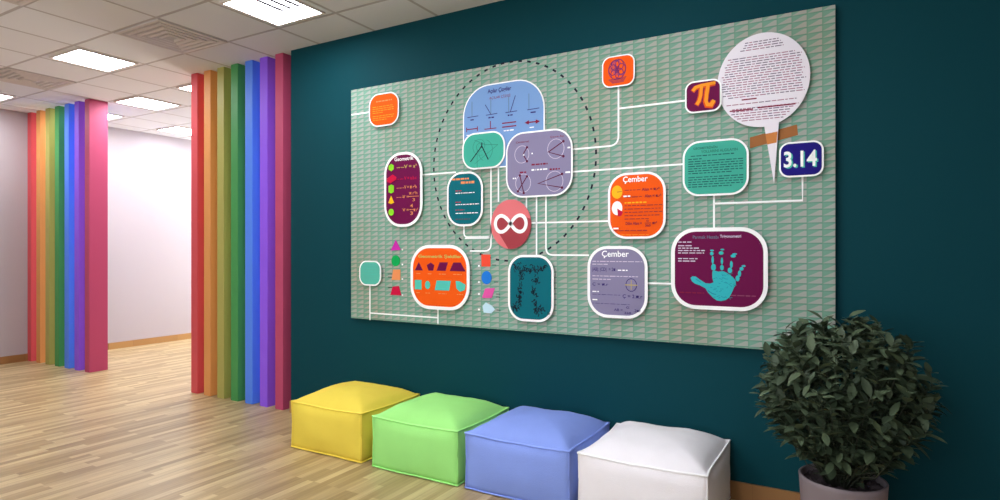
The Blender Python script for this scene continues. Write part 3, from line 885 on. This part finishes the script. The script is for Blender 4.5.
b = MB()
b.slab([Z(*q) for q in ((262, 258), (272, 252), (290, 258), (318, 256), (345, 270), (365, 286), (378, 302), (380, 325), (370, 338), (362, 358), (346, 388), (328, 400), (305, 405),
                        (285, 402), (265, 388), (240, 362), (228, 342), (200, 326), (175, 318), (160, 306), (153, 290), (162, 281), (180, 283), (200, 298), (228, 316), (250, 318), (268, 312), (262, 290))], cy_h)
hand = b.build('handprint', C_cy, c.o, label='turquoise handprint')
yy = c.ly
b = MB()
for fx, segs in enumerate((((268, 236, 12, 17), (264, 200, 6, 20), (259, 168, 9, 9), (260, 152, 10, 4)), ((310, 238, 9, 14), (310, 205, 6, 18), (306, 165, 12, 9), (312, 148, 10, 4)),
                           ((350, 252, 11, 14), (357, 222, 7, 18), (366, 180, 13, 8), (374, 170, 12, 4)), ((388, 292, 10, 15), (398, 268, 8, 16), (408, 244, 10, 9), (418, 230, 10, 5)))):
    for (x, y_, w_, h_) in segs:
        p = Z(x, y_); q = Z(x + w_, y_); r_ = Z(x, y_ + h_)
        b.ell(p[0], p[1], q[0] - p[0], p[1] - r_[1], yy, n=14)
b.build('handprint', C_cy, c.o, label='turquoise finger marks')
b = MB(); yy = c.ly; rnd = random.Random(3)
for k in range(46):
    x = rnd.uniform(215, 370); y_ = rnd.uniform(268, 392)
    if (x < 262 and y_ < 322) or (y_ > 345 and (x < 250 or x > 350)): continue
    b.stroke([Z(x, y_), Z(x + rnd.uniform(5, 16), y_ + rnd.uniform(-9, 9))], .0022, yy)
b.stroke([Z(240, 352), Z(262, 368), Z(280, 372)], .004, yy); b.stroke([Z(180, 295), Z(205, 312)], .003, yy)
b.build('print_crease', CM('petrol', '#1f7f92'), c.o, label='darker creases of the handprint')

# --- loose shape icons with their leader lines


def icon(name, m, pts=None, el=None, dotp=None, lead=None):
    b = MB()
    if pts: b.slab([P(*p) for p in pts], BY - .005, .005)
    else:
        a, b_ = P(el[0] - el[2], el[1]), P(el[0] + el[2], el[1]); t_, u_ = P(el[0], el[1] - el[3]), P(el[0], el[1] + el[3])
        b.ell((a[0] + b_[0]) / 2, (t_[1] + u_[1]) / 2, (b_[0] - a[0]) / 2, (t_[1] - u_[1]) / 2, BY - .005, .005)
    o = b.build(name, m, board)
    if dotp:
        d = MB(); p = P(*dotp); d.ell(p[0], p[1], .007, .007, BY - .0022, .002, 12); d.build('bullet_dot', M_white, o)
    if lead:
        d = MB()
        for (x, y_) in lead:
            d.stroke([P(x, y_), (P(x + 4.2, y_)[0], P(x, y_)[1])], .0045, BY - .0012, .001)
        d.build('caption', C_dk, o)
    return o


icon('triangle_icon', C_mg, [(396, 240), (401, 250), (391, 250.6)], dotp=(402.5, 249.5), lead=[(390, 249)])
icon('circle_icon', C_em, el=(396, 260.8, 4.2, 5.4), dotp=(402.5, 264.5), lead=[(388.5, 265)])
icon('square_icon', C_peach, [(393.5, 269.5), (400.5, 269.5), (400.5, 280), (392, 280)], dotp=(402.5, 279), lead=[(388, 274), (388, 277)])
icon('trapezoid_icon', C_red, [(393, 286.5), (399, 286), (401.5, 295.3), (390.8, 294.8)], dotp=(402.5, 295), lead=[(388, 287.5)])
icon('square_icon', CM('vermilion', '#f0503a'), [(481.6, 254.5), (490.6, 254.5), (490.6, 266.5), (481.8, 266.5)], dotp=(479, 265.8), lead=[(492, 265)])
icon('circle_icon', C_sky, el=(486.8, 277.6, 4.9, 6.6), dotp=(479, 282), lead=[(494, 282)])
icon('parallelogram_icon', C_pk, [(485.5, 288.5), (495, 288), (492, 298), (482.2, 298)], dotp=(479, 294), lead=[(496, 294), (496, 297)])
icon('pentagon_icon', C_ice, [(486, 302.5), (492, 305.5), (495, 309.5), (491.5, 313.5), (484, 312.5), (482.8, 306)], dotp=(479, 309.5), lead=[(496.5, 310)])

for o in bpy.data.objects:
    if '_w' in o: del o['_w']
